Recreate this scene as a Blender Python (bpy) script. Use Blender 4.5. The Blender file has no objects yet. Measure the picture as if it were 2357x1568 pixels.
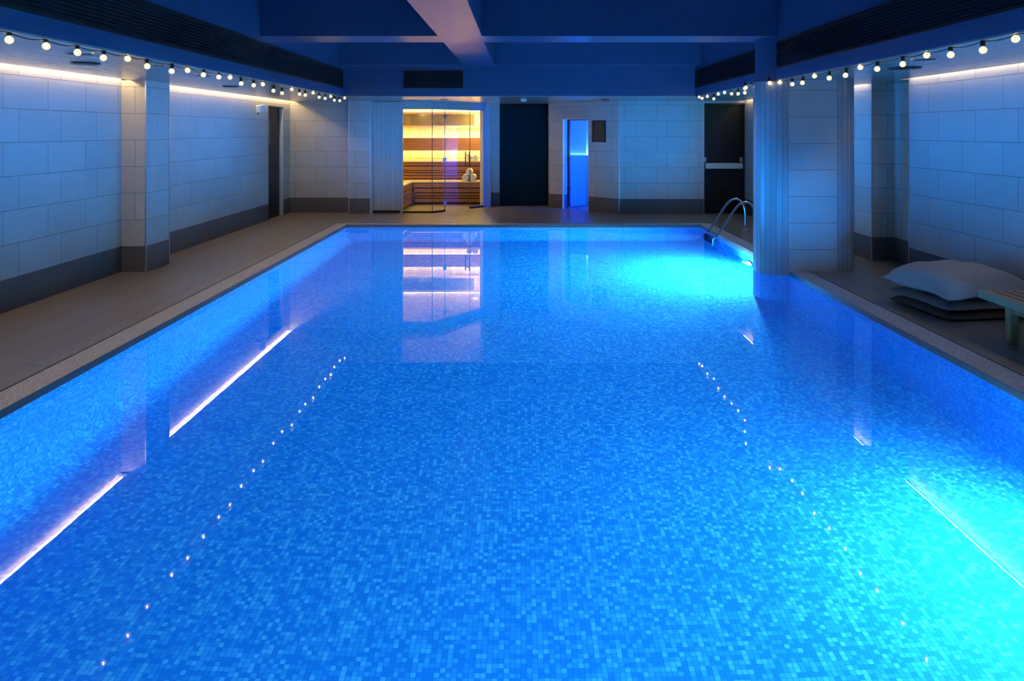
import bpy, math, random
from mathutils import Vector, Matrix

random.seed(7)
S = bpy.context.scene
COL = S.collection
R = math.radians

# ------------------------------------------------------------------ camera
cam_d = bpy.data.cameras.new('camera')
cam = bpy.data.objects.new('camera', cam_d)
COL.objects.link(cam)
cam.location = (0, 0, 1.585)
cam.rotation_euler = (R(90), 0, 0)
cam_d.sensor_width = 36.0
cam_d.lens = 36.0 * 1670 / 2357
cam_d.shift_x = -20.5 / 2357
cam_d.shift_y = -482.0 / 2357
cam_d.clip_start = 0.05
cam_d.clip_end = 100
S.camera = cam

# ------------------------------------------------------------------ node helpers
class NT:
    def __init__(self, name):
        self.mat = bpy.data.materials.new(name)
        self.mat.use_nodes = True
        self.t = self.mat.node_tree
        self.t.nodes.clear()
        self.out = self.t.nodes.new('ShaderNodeOutputMaterial')

    def n(self, typ, **kw):
        nd = self.t.nodes.new(typ)
        for k, v in kw.items():
            if k.startswith('i_'):
                key = k[2:]
                key = int(key) if key.isdigit() else key.replace('_', ' ')
                nd.inputs[key].default_value = v
            else:
                setattr(nd, k, v)
        return nd

    def l(self, a, b):
        self.t.links.new(a, b)

    def math(self, op, a, b=None, c=None):
        nd = self.t.nodes.new('ShaderNodeMath')
        nd.operation = op
        for i, x in enumerate((a, b, c)):
            if x is None:
                continue
            if hasattr(x, 'is_linked'):
                self.l(x, nd.inputs[i])
            else:
                nd.inputs[i].default_value = x
        return nd.outputs[0]

    def mix(self, fac, a, b, blend='MIX'):
        nd = self.t.nodes.new('ShaderNodeMix')
        nd.data_type = 'RGBA'
        nd.blend_type = blend
        for s, x in ((nd.inputs[0], fac), (nd.inputs[6], a), (nd.inputs[7], b)):
            if hasattr(x, 'is_linked'):
                self.l(x, s)
            elif s == nd.inputs[0]:
                s.default_value = x
            else:
                s.default_value = (*x, 1) if len(x) == 3 else x
        return nd.outputs[2]

    def uv(self, loc=(0, 0, 0), rot=(0, 0, 0), scale=(1, 1, 1)):
        u = self.n('ShaderNodeUVMap')
        m = self.n('ShaderNodeMapping')
        m.inputs['Location'].default_value = loc
        m.inputs['Rotation'].default_value = rot
        m.inputs['Scale'].default_value = scale
        self.l(u.outputs[0], m.inputs[0])
        return m.outputs[0]

    def noise(self, vec, scale, detail=3, rough=0.5):
        nd = self.n('ShaderNodeTexNoise')
        nd.inputs['Scale'].default_value = scale
        nd.inputs['Detail'].default_value = detail
        nd.inputs['Roughness'].default_value = rough
        if vec is not None:
            self.l(vec, nd.inputs['Vector'])
        return nd.outputs[0]

    def obj(self, scale=(1, 1, 1)):
        c = self.n('ShaderNodeTexCoord')
        m = self.n('ShaderNodeMapping')
        m.inputs['Scale'].default_value = scale
        self.l(c.outputs['Object'], m.inputs[0])
        return m.outputs[0]

    def bsdf(self, color, rough=0.5, metal=0.0, spec=0.5, bump=None, bdist=0.002, bstr=1.0, **kw):
        b = self.n('ShaderNodeBsdfPrincipled')
        if hasattr(color, 'is_linked'):
            self.l(color, b.inputs['Base Color'])
        else:
            b.inputs['Base Color'].default_value = (*color, 1)
        if hasattr(rough, 'is_linked'):
            self.l(rough, b.inputs['Roughness'])
        else:
            b.inputs['Roughness'].default_value = rough
        b.inputs['Metallic'].default_value = metal
        b.inputs['Specular IOR Level'].default_value = spec
        for k, v in kw.items():
            b.inputs[k.replace('_', ' ')].default_value = v
        if bump is not None:
            bp = self.n('ShaderNodeBump')
            bp.inputs['Strength'].default_value = bstr
            bp.inputs['Distance'].default_value = bdist
            self.l(bump, bp.inputs['Height'])
            self.l(bp.outputs[0], b.inputs['Normal'])
        self.l(b.outputs[0], self.out.inputs[0])
        return b


def simple(name, color, rough=0.5, metal=0.0, spec=0.5, var=0.06, scale=12.0):
    m = NT(name)
    f = m.noise(m.obj(), scale, 3)
    lo = tuple(c * (1 - var) for c in color)
    hi = tuple(min(1, c * (1 + var)) for c in color)
    m.bsdf(m.mix(f, lo, hi), rough, metal, spec)
    return m.mat


def emis(name, color, strength):
    m = NT(name)
    e = m.n('ShaderNodeEmission')
    e.inputs[0].default_value = (*color, 1)
    e.inputs[1].default_value = strength
    m.l(e.outputs[0], m.out.inputs[0])
    return m.mat


def strip_tile(name, c1, c2):
    m = NT(name)
    geo = m.n('ShaderNodeNewGeometry')
    f = m.noise(m.obj((40, 40, 0.8)), 1.0, 4, 0.6)
    c = m.mix(f, c1, c2)
    m.bsdf(c, 0.28, 0, 0.5)
    return m.mat


def wall_tile(name, u0=0.0, v0=0.285, base=True, joints=True, light=(0.53, 0.50, 0.47), dark=(0.13, 0.12, 0.12)):
    m = NT(name)
    vec = m.uv(loc=(-u0, -v0, 0))
    br = m.n('ShaderNodeTexBrick')
    br.offset = 0.67
    br.offset_frequency = 2
    br.inputs['Scale'].default_value = 1.0
    br.inputs['Mortar Size'].default_value = 0.0022
    br.inputs['Mortar Smooth'].default_value = 0.2
    br.inputs['Bias'].default_value = 0.0
    br.inputs['Brick Width'].default_value = 0.6 if joints else 60.0
    br.inputs['Row Height'].default_value = 0.3
    br.inputs['Color1'].default_value = (0.0, 0.0, 0.0, 1)
    br.inputs['Color2'].default_value = (1, 1, 1, 1)
    br.inputs['Mortar'].default_value = (0.5, 0.5, 0.5, 1)
    m.l(vec, br.inputs['Vector'])
    linen = m.noise(m.uv(scale=(3, 60, 1)), 2.0, 4, 0.6)
    patch = m.noise(m.uv(scale=(1, 1, 1)), 3.0, 3, 0.5)
    per = m.math('MULTIPLY', br.outputs['Color'], 0.10)
    v = m.math('ADD', m.math('ADD', m.math('MULTIPLY', linen, 0.22), m.math('MULTIPLY', patch, 0.16)), per)
    v = m.math('ADD', v, 0.74)
    col = m.mix(1.0, light, (1, 1, 1), 'MULTIPLY')
    if base:
        sep = m.n('ShaderNodeSeparateXYZ')
        m.l(vec, sep.inputs[0])
        low = m.math('LESS_THAN', sep.outputs[1], 0.0)
        col = m.mix(low, light, dark)
    cv = m.n('ShaderNodeCombineColor')
    for i in range(3):
        m.l(v, cv.inputs[i])
    col = m.mix(1.0, col, cv.outputs[0], 'MULTIPLY')
    col = m.mix(br.outputs['Fac'], col, (0.085, 0.08, 0.08))
    h = m.math('SUBTRACT', m.math('MULTIPLY', linen, 0.15), br.outputs['Fac'])
    m.bsdf(col, 0.42, 0, 0.35, bump=h, bdist=0.0012, bstr=0.5)
    return m.mat


def floor_tile(name):
    m = NT(name)
    vec = m.uv(rot=(0, 0, R(90)), loc=(0.1, 0.05, 0))
    br = m.n('ShaderNodeTexBrick')
    br.offset = 0.5
    br.inputs['Scale'].default_value = 1.0
    br.inputs['Mortar Size'].default_value = 0.004
    br.inputs['Mortar Smooth'].default_value = 0.3
    br.inputs['Brick Width'].default_value = 0.6
    br.inputs['Row Height'].default_value = 0.3
    br.inputs['Color1'].default_value = (0, 0, 0, 1)
    br.inputs['Color2'].default_value = (1, 1, 1, 1)
    br.inputs['Mortar'].default_value = (0.5, 0.5, 0.5, 1)
    m.l(vec, br.inputs['Vector'])
    st = m.noise(m.uv(scale=(14, 1.6, 1)), 1.6, 5, 0.6)
    pa = m.noise(m.uv(), 2.2, 4, 0.55)
    v = m.math('ADD', m.math('MULTIPLY', st, 0.3), m.math('MULTIPLY', pa, 0.35))
    v = m.math('ADD', m.math('MULTIPLY', br.outputs['Color'], 0.14), v)
    c = m.mix(v, (0.175, 0.145, 0.112), (0.35, 0.305, 0.255))
    c = m.mix(br.outputs['Fac'], c, (0.06, 0.052, 0.045))
    h = m.math('SUBTRACT', 1.0, br.outputs['Fac'])
    rg = m.math('ADD', m.math('MULTIPLY', pa, 0.08), 0.31)
    m.bsdf(c, rg, 0, 0.5, bump=h, bdist=0.0008, bstr=0.35)
    return m.mat


def mosaic(name):
    m = NT(name)
    u = m.n('ShaderNodeUVMap')
    sc = m.n('ShaderNodeVectorMath', operation='SCALE')
    sc.inputs['Scale'].default_value = 40.0
    m.l(u.outputs[0], sc.inputs[0])
    fl = m.n('ShaderNodeVectorMath', operation='FLOOR')
    m.l(sc.outputs[0], fl.inputs[0])
    fr = m.n('ShaderNodeVectorMath', operation='FRACTION')
    m.l(sc.outputs[0], fr.inputs[0])
    wn = m.n('ShaderNodeTexWhiteNoise', noise_dimensions='2D')
    m.l(fl.outputs[0], wn.inputs['Vector'])
    rp = m.n('ShaderNodeValToRGB')
    rp.color_ramp.interpolation = 'CONSTANT'
    e = rp.color_ramp.elements
    e[0].position = 0.0
    e[0].color = (0.014, 0.27, 0.72, 1)
    e[1].position = 0.34
    e[1].color = (0.026, 0.34, 0.76, 1)
    for p, c in ((0.66, (0.045, 0.42, 0.80, 1)), (0.88, (0.09, 0.52, 0.84, 1))):
        x = e.new(p)
        x.color = c
    m.l(wn.outputs['Value'], rp.inputs[0])
    sp = m.n('ShaderNodeSeparateXYZ')
    m.l(fr.outputs[0], sp.inputs[0])
    gx = m.math('LESS_THAN', m.math('SUBTRACT', 0.5, m.math('ABSOLUTE', m.math('SUBTRACT', sp.outputs[0], 0.5))), 0.05)
    gy = m.math('LESS_THAN', m.math('SUBTRACT', 0.5, m.math('ABSOLUTE', m.math('SUBTRACT', sp.outputs[1], 0.5))), 0.03)
    g = m.math('MAXIMUM', gx, gy)
    c = m.mix(g, rp.outputs[0], (0.010, 0.22, 0.65))
    m.bsdf(c, 0.7, 0, 0.05)
    return m.mat


def wood(name, c1, c2, along='X', board=0.0, rough=0.5, scale=1.0, tv=0.3, gd=0.35):
    m = NT(name)
    s = {'X': (1.2, 22, 22), 'Y': (22, 1.2, 22), 'Z': (22, 22, 1.2)}[along]
    f = m.noise(m.obj(tuple(x * scale for x in s)), 1.0, 5, 0.65)
    k = m.noise(m.obj((2, 2, 2)), 2.0, 2)
    v = m.math('ADD', m.math('MULTIPLY', f, 0.8), m.math('MULTIPLY', k, 0.25))
    c = m.mix(v, c1, c2)
    h = f
    if board:
        u = m.n('ShaderNodeUVMap')
        sp = m.n('ShaderNodeSeparateXYZ')
        m.l(u.outputs[0], sp.inputs[0])
        w = m.math('MULTIPLY', sp.outputs[0], 1.0 / board)
        fr = m.math('FRACT', w)
        g = m.math('LESS_THAN', fr, 0.045)
        wn = m.n('ShaderNodeTexWhiteNoise', noise_dimensions='1D')
        m.l(m.math('FLOOR', w), wn.inputs['W'])
        tint = m.math('ADD', m.math('MULTIPLY', wn.outputs['Value'], tv), 1.0 - tv * 0.6)
        cc = m.n('ShaderNodeCombineColor')
        for i in range(3):
            m.l(tint, cc.inputs[i])
        c = m.mix(1.0, c, cc.outputs[0], 'MULTIPLY')
        c = m.mix(g, c, tuple(x * gd for x in c1))
        h = m.math('SUBTRACT', m.math('MULTIPLY', f, 0.3), g)
    m.bsdf(c, rough, 0, 0.35, bump=h, bdist=0.0015, bstr=0.4)
    return m.mat


def paint(name, color, rough=0.28, streak=0.05):
    m = NT(name)
    f = m.noise(m.obj((1, 1, 1)), 2.5, 4)
    c = m.mix(f, tuple(x * (1 - streak) for x in color), tuple(x * (1 + streak) for x in color))
    h = m.noise(m.obj((1, 1, 1)), 55.0, 3)
    m.bsdf(c, rough, 0, 0.5, bump=h, bdist=0.0004, bstr=0.25)
    return m.mat


def soffit_mat(name):
    m = NT(name)
    f = m.noise(m.obj((9, 0.7, 1)), 2.0, 4, 0.6)
    c = m.mix(f, (0.24, 0.225, 0.21), (0.36, 0.34, 0.32))
    m.bsdf(c, 0.22, 0, 0.5, bump=f, bdist=0.001, bstr=0.15)
    return m.mat


def grate_mat(name):
    m = NT(name)
    vo = m.n('ShaderNodeTexVoronoi')
    vo.inputs['Scale'].default_value = 95.0
    vo.inputs['Randomness'].default_value = 0.55
    m.l(m.uv(), vo.inputs['Vector'])
    c = m.mix(m.math('MULTIPLY', vo.outputs['Distance'], 1.3), (0.85, 0.83, 0.80), (0.30, 0.29, 0.28))
    h = m.math('SUBTRACT', 1.0, vo.outputs['Distance'])
    m.bsdf(c, 0.5, 0, 0.4, bump=h, bdist=0.003, bstr=0.7)
    return m.mat


def glass_pane(name, tint=(0.96, 0.98, 0.97), ior=1.5, refl=(1, 1, 1)):
    m = NT(name)
    fr = m.n('ShaderNodeFresnel')
    fr.inputs['IOR'].default_value = ior
    tr = m.n('ShaderNodeBsdfTransparent')
    tr.inputs[0].default_value = (*tint, 1)
    gl = m.n('ShaderNodeBsdfGlossy')
    gl.inputs['Roughness'].default_value = 0.0
    gl.inputs['Color'].default_value = (*refl, 1)
    mx = m.n('ShaderNodeMixShader')
    geo = m.n('ShaderNodeNewGeometry')
    m.l(m.math('MULTIPLY', fr.outputs[0], m.math('SUBTRACT', 1.0, geo.outputs['Backfacing'])), mx.inputs[0])
    m.l(tr.outputs[0], mx.inputs[1])
    m.l(gl.outputs[0], mx.inputs[2])
    m.l(mx.outputs[0], m.out.inputs[0])
    return m.mat


def water_mat(name):
    m = NT(name)
    g = m.n('ShaderNodeBsdfGlass')
    g.inputs['IOR'].default_value = 1.333
    g.inputs['Roughness'].default_value = 0.0
    g.inputs['Color'].default_value = (1, 1, 1, 1)
    n1 = m.noise(m.obj((1, 1, 1)), 5.0, 2, 0.45)
    bp = m.n('ShaderNodeBump')
    bp.inputs['Strength'].default_value = 1.0
    bp.inputs['Distance'].default_value = 0.00008
    m.l(n1, bp.inputs['Height'])
    m.l(bp.outputs[0], g.inputs['Normal'])
    m.l(g.outputs[0], m.out.inputs[0])
    return m.mat


def fabric(name, c1, c2, weave=260.0, rough=0.9):
    m = NT(name)
    w = m.n('ShaderNodeTexWave', wave_type='BANDS', bands_direction='X')
    w.inputs['Scale'].default_value = weave
    m.l(m.obj(), w.inputs['Vector'])
    w2 = m.n('ShaderNodeTexWave', wave_type='BANDS', bands_direction='Y')
    w2.inputs['Scale'].default_value = weave
    m.l(m.obj(), w2.inputs['Vector'])
    n = m.noise(m.obj(), 9.0, 4)
    f = m.math('ADD', m.math('MULTIPLY', m.math('MULTIPLY', w.outputs['Fac'], w2.outputs['Fac']), 0.4), m.math('MULTIPLY', n, 0.6))
    m.bsdf(m.mix(f, c1, c2), rough, 0, 0.2, bump=n, bdist=0.006, bstr=0.35)
    return m.mat


def globe_mat(name):
    m = NT(name)
    e = m.n('ShaderNodeEmission')
    e.inputs[0].default_value = (1.0, 0.80, 0.46, 1)
    e.inputs[1].default_value = BULB_GLOBE
    tr = m.n('ShaderNodeBsdfTransparent')
    gl = m.n('ShaderNodeBsdfGlossy')
    gl.inputs['Roughness'].default_value = 0.05
    lw = m.n('ShaderNodeLayerWeight')
    lw.inputs[0].default_value = 0.35
    a = m.n('ShaderNodeMixShader')
    m.l(m.math('ADD', m.math('MULTIPLY', lw.outputs['Facing'], 0.35), 0.45), a.inputs[0])
    m.l(tr.outputs[0], a.inputs[1])
    m.l(e.outputs[0], a.inputs[2])
    b = m.n('ShaderNodeMixShader')
    b.inputs[0].default_value = 0.08
    m.l(a.outputs[0], b.inputs[1])
    m.l(gl.outputs[0], b.inputs[2])
    m.l(b.outputs[0], m.out.inputs[0])
    return m.mat


# ------------------------------------------------------------------ light levels
POOL_L = 4000.0       # underwater lamps
COVE_L = 62.0        # warm strips along the left wall
COVE_R = 34.0        # and along the right wall
BULB_F = 36.0
BULB_GLOBE = 1.5
SAUNA_L = 33.0
SAUNA_T = 11.0
SAUNA_P = 1400.0
STEAM_L = 120.0
RIM_FILL = 36.0           # added blue fill at the pool edge, boosts the pool glow on walls

M = dict(
    wall_l=wall_tile('tile_wall_left', 0.312),
    wall_r=wall_tile('tile_wall_right', 0.085),
    wall_b=wall_tile('tile_wall_back', 0.2),
    pillar=wall_tile('tile_pillar', 0.45),
    pier=wall_tile('tile_column_front', 0.0, v0=0.247, base=False, joints=False),
    strip=strip_tile('tile_column_strips', (0.30, 0.29, 0.30), (0.42, 0.41, 0.42)),
    floor=floor_tile('tile_floor'),
    mosaic=mosaic('mosaic_pool'),
    grate=grate_mat('overflow_grate'),
    lip=simple('pool_lip', (0.20, 0.135, 0.115), 0.4),
    joint=simple('dark_joint', (0.035, 0.03, 0.028), 0.7),
    paint=paint('paint_dark_blue', (0.05, 0.085, 0.18)),
    soffit=soffit_mat('soffit_board'),
    grille=simple('grille_black', (0.0055, 0.0035, 0.005), 0.45),
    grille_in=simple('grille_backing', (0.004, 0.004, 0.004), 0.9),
    water=water_mat('water'),
    steel=simple('steel', (0.75, 0.77, 0.8), 0.12, 1.0, var=0.03),
    brushed=simple('brushed_steel', (0.62, 0.63, 0.65), 0.3, 1.0, var=0.05),
    step=simple('step_plastic', (0.012, 0.02, 0.09), 0.5),
    black=simple('black_plastic', (0.012, 0.012, 0.013), 0.4),
    cable=simple('cable_black', (0.02, 0.02, 0.022), 0.35),
    white=simple('white_plastic', (0.75, 0.75, 0.75), 0.35, var=0.02),
    lens=simple('lens_glass', (0.35, 0.55, 0.75), 0.08),
    dark_door=simple('dark_door', (0.014, 0.010, 0.012), 0.4, spec=0.25, var=0.1),
    vision=simple('vision_glass', (0.25, 0.33, 0.36), 0.08),
    navy=simple('dark_glass', (0.006, 0.026, 0.042), 0.6, spec=0.0, var=0.2, scale=3),
    bar=simple('pale_bar', (0.55, 0.55, 0.48), 0.4),
    panel=wood('whitewashed_board', (0.36, 0.36, 0.35), (0.52, 0.52, 0.50), 'Z', board=0.09, tv=0.08, gd=0.7),
    panel_plain=wood('whitewashed_trim', (0.38, 0.38, 0.37), (0.50, 0.50, 0.48), 'Z'),
    aspen=wood('aspen_board', (0.62, 0.46, 0.25), (0.78, 0.62, 0.38), 'Z', board=0.1),
    aspen_t=wood('aspen_trim', (0.60, 0.44, 0.24), (0.78, 0.62, 0.38), 'X'),
    cedar=wood('cedar_board', (0.15, 0.06, 0.022), (0.34, 0.155, 0.055), 'X'),
    cedar_y=wood('cedar_board_side', (0.15, 0.06, 0.022), (0.34, 0.155, 0.055), 'Y'),
    bench=wood('weathered_teak', (0.24, 0.13, 0.045), (0.46, 0.27, 0.10), 'Y'),
    bench_rail=wood('greyed_teak', (0.27, 0.22, 0.11), (0.42, 0.36, 0.19), 'Y'),
    sign=wood('sign_wood', (0.07, 0.036, 0.024), (0.12, 0.062, 0.042), 'X'),
    sign_f=simple('sign_frame', (0.03, 0.025, 0.03), 0.5),
    joint_dark=simple('glass_joint', (0.10, 0.085, 0.05), 0.3),
    glass=glass_pane('clear_glass'),
    mirror=simple('smoked_glass', (0.16, 0.13, 0.06), 0.12, spec=0.8, var=0.25, scale=3),
    towel=fabric('white_terry', (0.66, 0.64, 0.58), (0.84, 0.82, 0.76), 120),
    linen=fabric('beige_linen', (0.33, 0.30, 0.27), (0.47, 0.43, 0.39)),
    linen_d=fabric('grey_brown_linen', (0.16, 0.145, 0.14), (0.26, 0.235, 0.22)),
    linen_k=fabric('dark_brown_linen', (0.085, 0.07, 0.068), (0.14, 0.12, 0.11)),
    globe=globe_mat('bulb_globe'),
    filament=emis('bulb_filament', (1.0, 0.78, 0.42), BULB_F),
    cove_l=emis('warm_led', (1.0, 0.70, 0.30), COVE_L),
    cove_r=emis('warm_led_right', (1.0, 0.80, 0.50), COVE_R),
    sauna_led=emis('sauna_led', (1.0, 0.74, 0.24), SAUNA_L),
    sauna_lamp=emis('sauna_lamp', (1.0, 0.74, 0.24), SAUNA_P),
    sauna_top=emis('sauna_ceiling_light', (1.0, 0.74, 0.24), SAUNA_T),
    steam_led=emis('steam_led', (0.10, 0.42, 1.0), STEAM_L * 0.35),
    steam_fill=emis('steam_fill_deep', (0.0, 0.06, 1.0), STEAM_L * 1.9),
    steam_wall=simple('steam_wall', (0.7, 0.7, 0.72), 0.3, var=0.03),
    pool_lamp_b=emis('pool_lamp_nearer', (0.25, 0.73, 1.0), POOL_L * 0.40),
    pool_fill_n=emis('pool_fill_near_end', (0.12, 0.66, 1.0), 480.0),
    pool_lamp=emis('pool_lamp', (0.25, 0.73, 1.0), POOL_L),
    green=emis('green_sign', (0.05, 1.0, 0.45), 12.0),
)


# ------------------------------------------------------------------ mesh helpers
class MB:
    def __init__(self):
        self.v, self.f, self.m = [], [], []

    def add(self, vs, fs, mi=0):
        b = len(self.v)
        self.v += [Vector(p) for p in vs]
        for f in fs:
            self.f.append([b + i for i in f])
            self.m.append(mi)
        return self

    def box(self, x0, x1, y0, y1, z0, z1, mi=0):
        vs = [(x, y, z) for z in (z0, z1) for y in (y0, y1) for x in (x0, x1)]
        fs = [(0, 2, 3, 1), (4, 5, 7, 6), (0, 1, 5, 4), (2, 6, 7, 3), (0, 4, 6, 2), (1, 3, 7, 5)]
        return self.add(vs, fs, mi)

    def prism(self, poly, z0, z1, mi=0, caps=True, side=None):
        n = len(poly)
        a = sum(poly[i][0] * poly[(i + 1) % n][1] - poly[(i + 1) % n][0] * poly[i][1] for i in range(n))
        if a < 0:
            poly = poly[::-1]
        b = len(self.v)
        vs = [(x, y, z0) for x, y in poly] + [(x, y, z1) for x, y in poly]
        self.v += [Vector(p) for p in vs]
        for i in range(n):
            j = (i + 1) % n
            self.f.append([b + i, b + j, b + n + j, b + n + i])
            self.m.append(mi if side is None else side(poly[i], poly[j]))
        if caps:
            self.f.append([b + i for i in range(n)][::-1])
            self.m.append(mi)
            self.f.append([b + n + i for i in range(n)])
            self.m.append(mi)
        return self

    def slab(self, p, q, t, z0, z1, mi=0):
        """vertical board from p to q (2-D), thickness t to the left of p->q"""
        p, q = Vector(p), Vector(q)
        d = (q - p).normalized()
        n = Vector((-d.y, d.x)) * t
        return self.prism([tuple(p), tuple(q), tuple(q + n), tuple(p + n)], z0, z1, mi)

    def tube(self, pts, r, n=10, mi=0, caps=True):
        pts = [Vector(p) for p in pts]
        b = len(self.v)
        up = None
        for i, p in enumerate(pts):
            t = (pts[min(i + 1, len(pts) - 1)] - pts[max(i - 1, 0)]).normalized()
            if up is None:
                up = t.orthogonal().normalized()
            up = (up - t * up.dot(t)).normalized()
            s = t.cross(up)
            for k in range(n):
                a = 2 * math.pi * k / n
                self.v.append(p + (up * math.cos(a) + s * math.sin(a)) * r)
        for i in range(len(pts) - 1):
            for k in range(n):
                k2 = (k + 1) % n
                self.f.append([b + i * n + k, b + i * n + k2, b + (i + 1) * n + k2, b + (i + 1) * n + k])
                self.m.append(mi)
        if caps:
            self.f.append([b + k for k in range(n)][::-1])
            self.m.append(mi)
            e = b + (len(pts) - 1) * n
            self.f.append([e + k for k in range(n)])
            self.m.append(mi)
        return self

    def lathe(self, prof, n=24, mi=0, M4=None):
        """profile of (radius, height) about Z"""
        b = len(self.v)
        M4 = M4 or Matrix()
        for r, z in prof:
            for k in range(n):
                a = 2 * math.pi * k / n
                self.v.append(M4 @ Vector((r * math.cos(a), r * math.sin(a), z)))
        for i in range(len(prof) - 1):
            for k in range(n):
                k2 = (k + 1) % n
                self.f.append([b + i * n + k, b + i * n + k2, b + (i + 1) * n + k2, b + (i + 1) * n + k])
                self.m.append(mi)
        self.f.append([b + k for k in range(n)][::-1])
        self.m.append(mi)
        e = b + (len(prof) - 1) * n
        self.f.append([e + k for k in range(n)])
        self.m.append(mi)
        return self

    def build(self, name, mats, parent=None, smooth=False, bevel=0.0, loc=None, subsurf=0):
        me = bpy.data.meshes.new(name)
        me.from_pydata([tuple(p) for p in self.v], [], self.f)
        me.validate()
        if not isinstance(mats, (list, tuple)):
            mats = [mats]
        for x in mats:
            me.materials.append(x)
        uvl = me.uv_layers.new(name='UVMap')
        for p, mi in zip(me.polygons, self.m):
            p.material_index = mi
            p.use_smooth = smooth
            nn = p.normal
            if abs(nn.z) > 0.7:
                for li in p.loop_indices:
                    c = me.vertices[me.loops[li].vertex_index].co
                    uvl.data[li].uv = (c.x, c.y)
            else:
                h = Vector((nn.x, nn.y, 0))
                h = h.normalized() if h.length > 1e-6 else Vector((0, -1, 0))
                t = Vector((-h.y, h.x, 0))
                for li in p.loop_indices:
                    c = me.vertices[me.loops[li].vertex_index].co
                    uvl.data[li].uv = (c.dot(t), c.z)
        o = bpy.data.objects.new(name, me)
        COL.objects.link(o)
        if loc is not None:
            o.location = loc
        if parent is not None:
            o.parent = parent
            if loc is None:
                o.location = -Vector(parent.location)
        if bevel:
            md = o.modifiers.new('bevel', 'BEVEL')
            md.width = bevel
            md.segments = 2
            md.limit_method = 'ANGLE'
            md.angle_limit = R(40)
        if subsurf:
            md = o.modifiers.new('subsurf', 'SUBSURF')
            md.levels = subsurf
            md.render_levels = subsurf
        return o


def tag(o, label, cat, group=None, kind=None):
    o['label'] = label
    o['category'] = cat
    if group:
        o['group'] = group
    if kind:
        o['kind'] = kind
    return o


def thing(name, loc, label, cat, group=None):
    o = bpy.data.objects.new(name, None)
    o.empty_display_size = 0.1
    COL.objects.link(o)
    o.location = loc
    return tag(o, label, cat, group)


def struct(o, label=None):
    o['kind'] = 'structure'
    if label:
        o['label'] = label
    return o


def copy_tree(o, parent=None):
    c = o.copy()
    COL.objects.link(c)
    c.parent = parent
    for ch in list(o.children):
        copy_tree(ch, c)
    return c


# ================================================================== THE ROOM
XL, XR = -4.505, 4.33            # side walls
XR2 = 4.29                       # right wall beyond the niche
SO = 2.16                        # underside of the low side ceilings
FL, FR = -2.94, 2.90             # faces of the dropped sides
PL, PR = -2.951, 3.035           # pool sides
PN, PF = 0.70, 12.30             # pool ends
BM = 2.659                       # underside of the beams
CE = 3.20
Y0 = -1.6                        # wall behind the camera
WZ = -0.047                      # water level

# ---- floor deck
b = MB()
b.box(XL - 0.3, PL - 0.217, Y0 - 0.2, 17.2, -0.25, 0)
b.box(PR + 0.217, XR + 0.45, Y0 - 0.2, 17.2, -0.25, 0)
b.box(PL - 0.217, PR + 0.217, PF + 0.21, 17.2, -0.25, 0)
b.box(PL - 0.217, PR + 0.217, Y0 - 0.2, PN - 0.217, -0.25, 0)
struct(b.build('floor', M['floor']))

# ---- pool edge: grating band with a dark lip
b = MB()
g, lipx = 0.217, 0.006
b.box(PL - g, PL - lipx, PN - g, PF + 0.21, -0.25, -0.002, 0)
b.box(PR + lipx, PR + g, PN - g, PF + 0.21, -0.25, -0.002, 0)
b.box(PL - lipx, PR + lipx, PF + lipx, PF + 0.21, -0.25, -0.002, 0)
b.box(PL - lipx, PR + lipx, PN - g, PN - lipx, -0.25, -0.002, 0)
b.box(PL - lipx, PL, PN, PF, -0.052, 0.0, 1)
b.box(PR, PR + lipx, PN, PF, -0.052, 0.0, 1)
b.box(PL - lipx, PR + lipx, PF, PF + lipx, -0.052, 0.0, 1)
b.box(PL - lipx, PR + lipx, PN - lipx, PN, -0.052, 0.0, 1)
b.box(PL - g - 0.008, PL - g, PN - g, PF + 0.21, -0.05, 0.0008, 2)
b.box(PR + g, PR + g + 0.006, PN - g, PF + 0.21, -0.05, 0.0008, 2)
struct(b.build('pool_coping', [M['grate'], M['lip'], M['joint']]))

# ---- pool basin
b = MB()
PD = -1.30
RC, NS = 0.22, 8
prof = [(RC * (1 - math.cos(k * math.pi / 2 / NS)), RC * (1 - math.sin(k * math.pi / 2 / NS))) for k in range(NS + 1)]   # inset, height: wall -> floor
rings = []
for ins, hh in [(0.0, -0.052 - PD)] + prof:
    rings.append(len(b.v))
    b.v += [Vector(p) for p in ((PL + ins, PN + ins, PD + hh), (PR - ins, PN + ins, PD + hh), (PR - ins, PF - ins, PD + hh), (PL + ins, PF - ins, PD + hh))]
for ra, rb_ in zip(rings[:-1], rings[1:]):
    for k in range(4):
        k2 = (k + 1) % 4
        b.f.append([ra + k2, ra + k, rb_ + k, rb_ + k2]); b.m.append(0)
b.f.append([rings[-1] + k for k in range(4)]); b.m.append(0)
struct(b.build('pool_basin', M['mosaic']))

# ---- water
b = MB()
b.add([(PL, PN, 0), (PR, PN, 0), (PR, PF, 0), (PL, PF, 0)], [(0, 1, 2, 3)])
w = b.build('pool_water', M['water'], loc=(0, 0, WZ))
tag(w, 'calm clear blue water filling the swimming pool', 'water', kind='stuff')

# ---- left wall with a doorway
DY0, DY1, DZ = 12.95, 13.74, 2.04
b = MB()
b.box(XL - 0.15, XL, Y0, DY0, 0, 2.5)
b.box(XL - 0.15, XL, DY0, DY1, DZ, 2.5)
b.box(XL - 0.15, XL, DY1, 14.35, 0, 2.5)
struct(b.build('wall_left', M['wall_l']))

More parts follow.
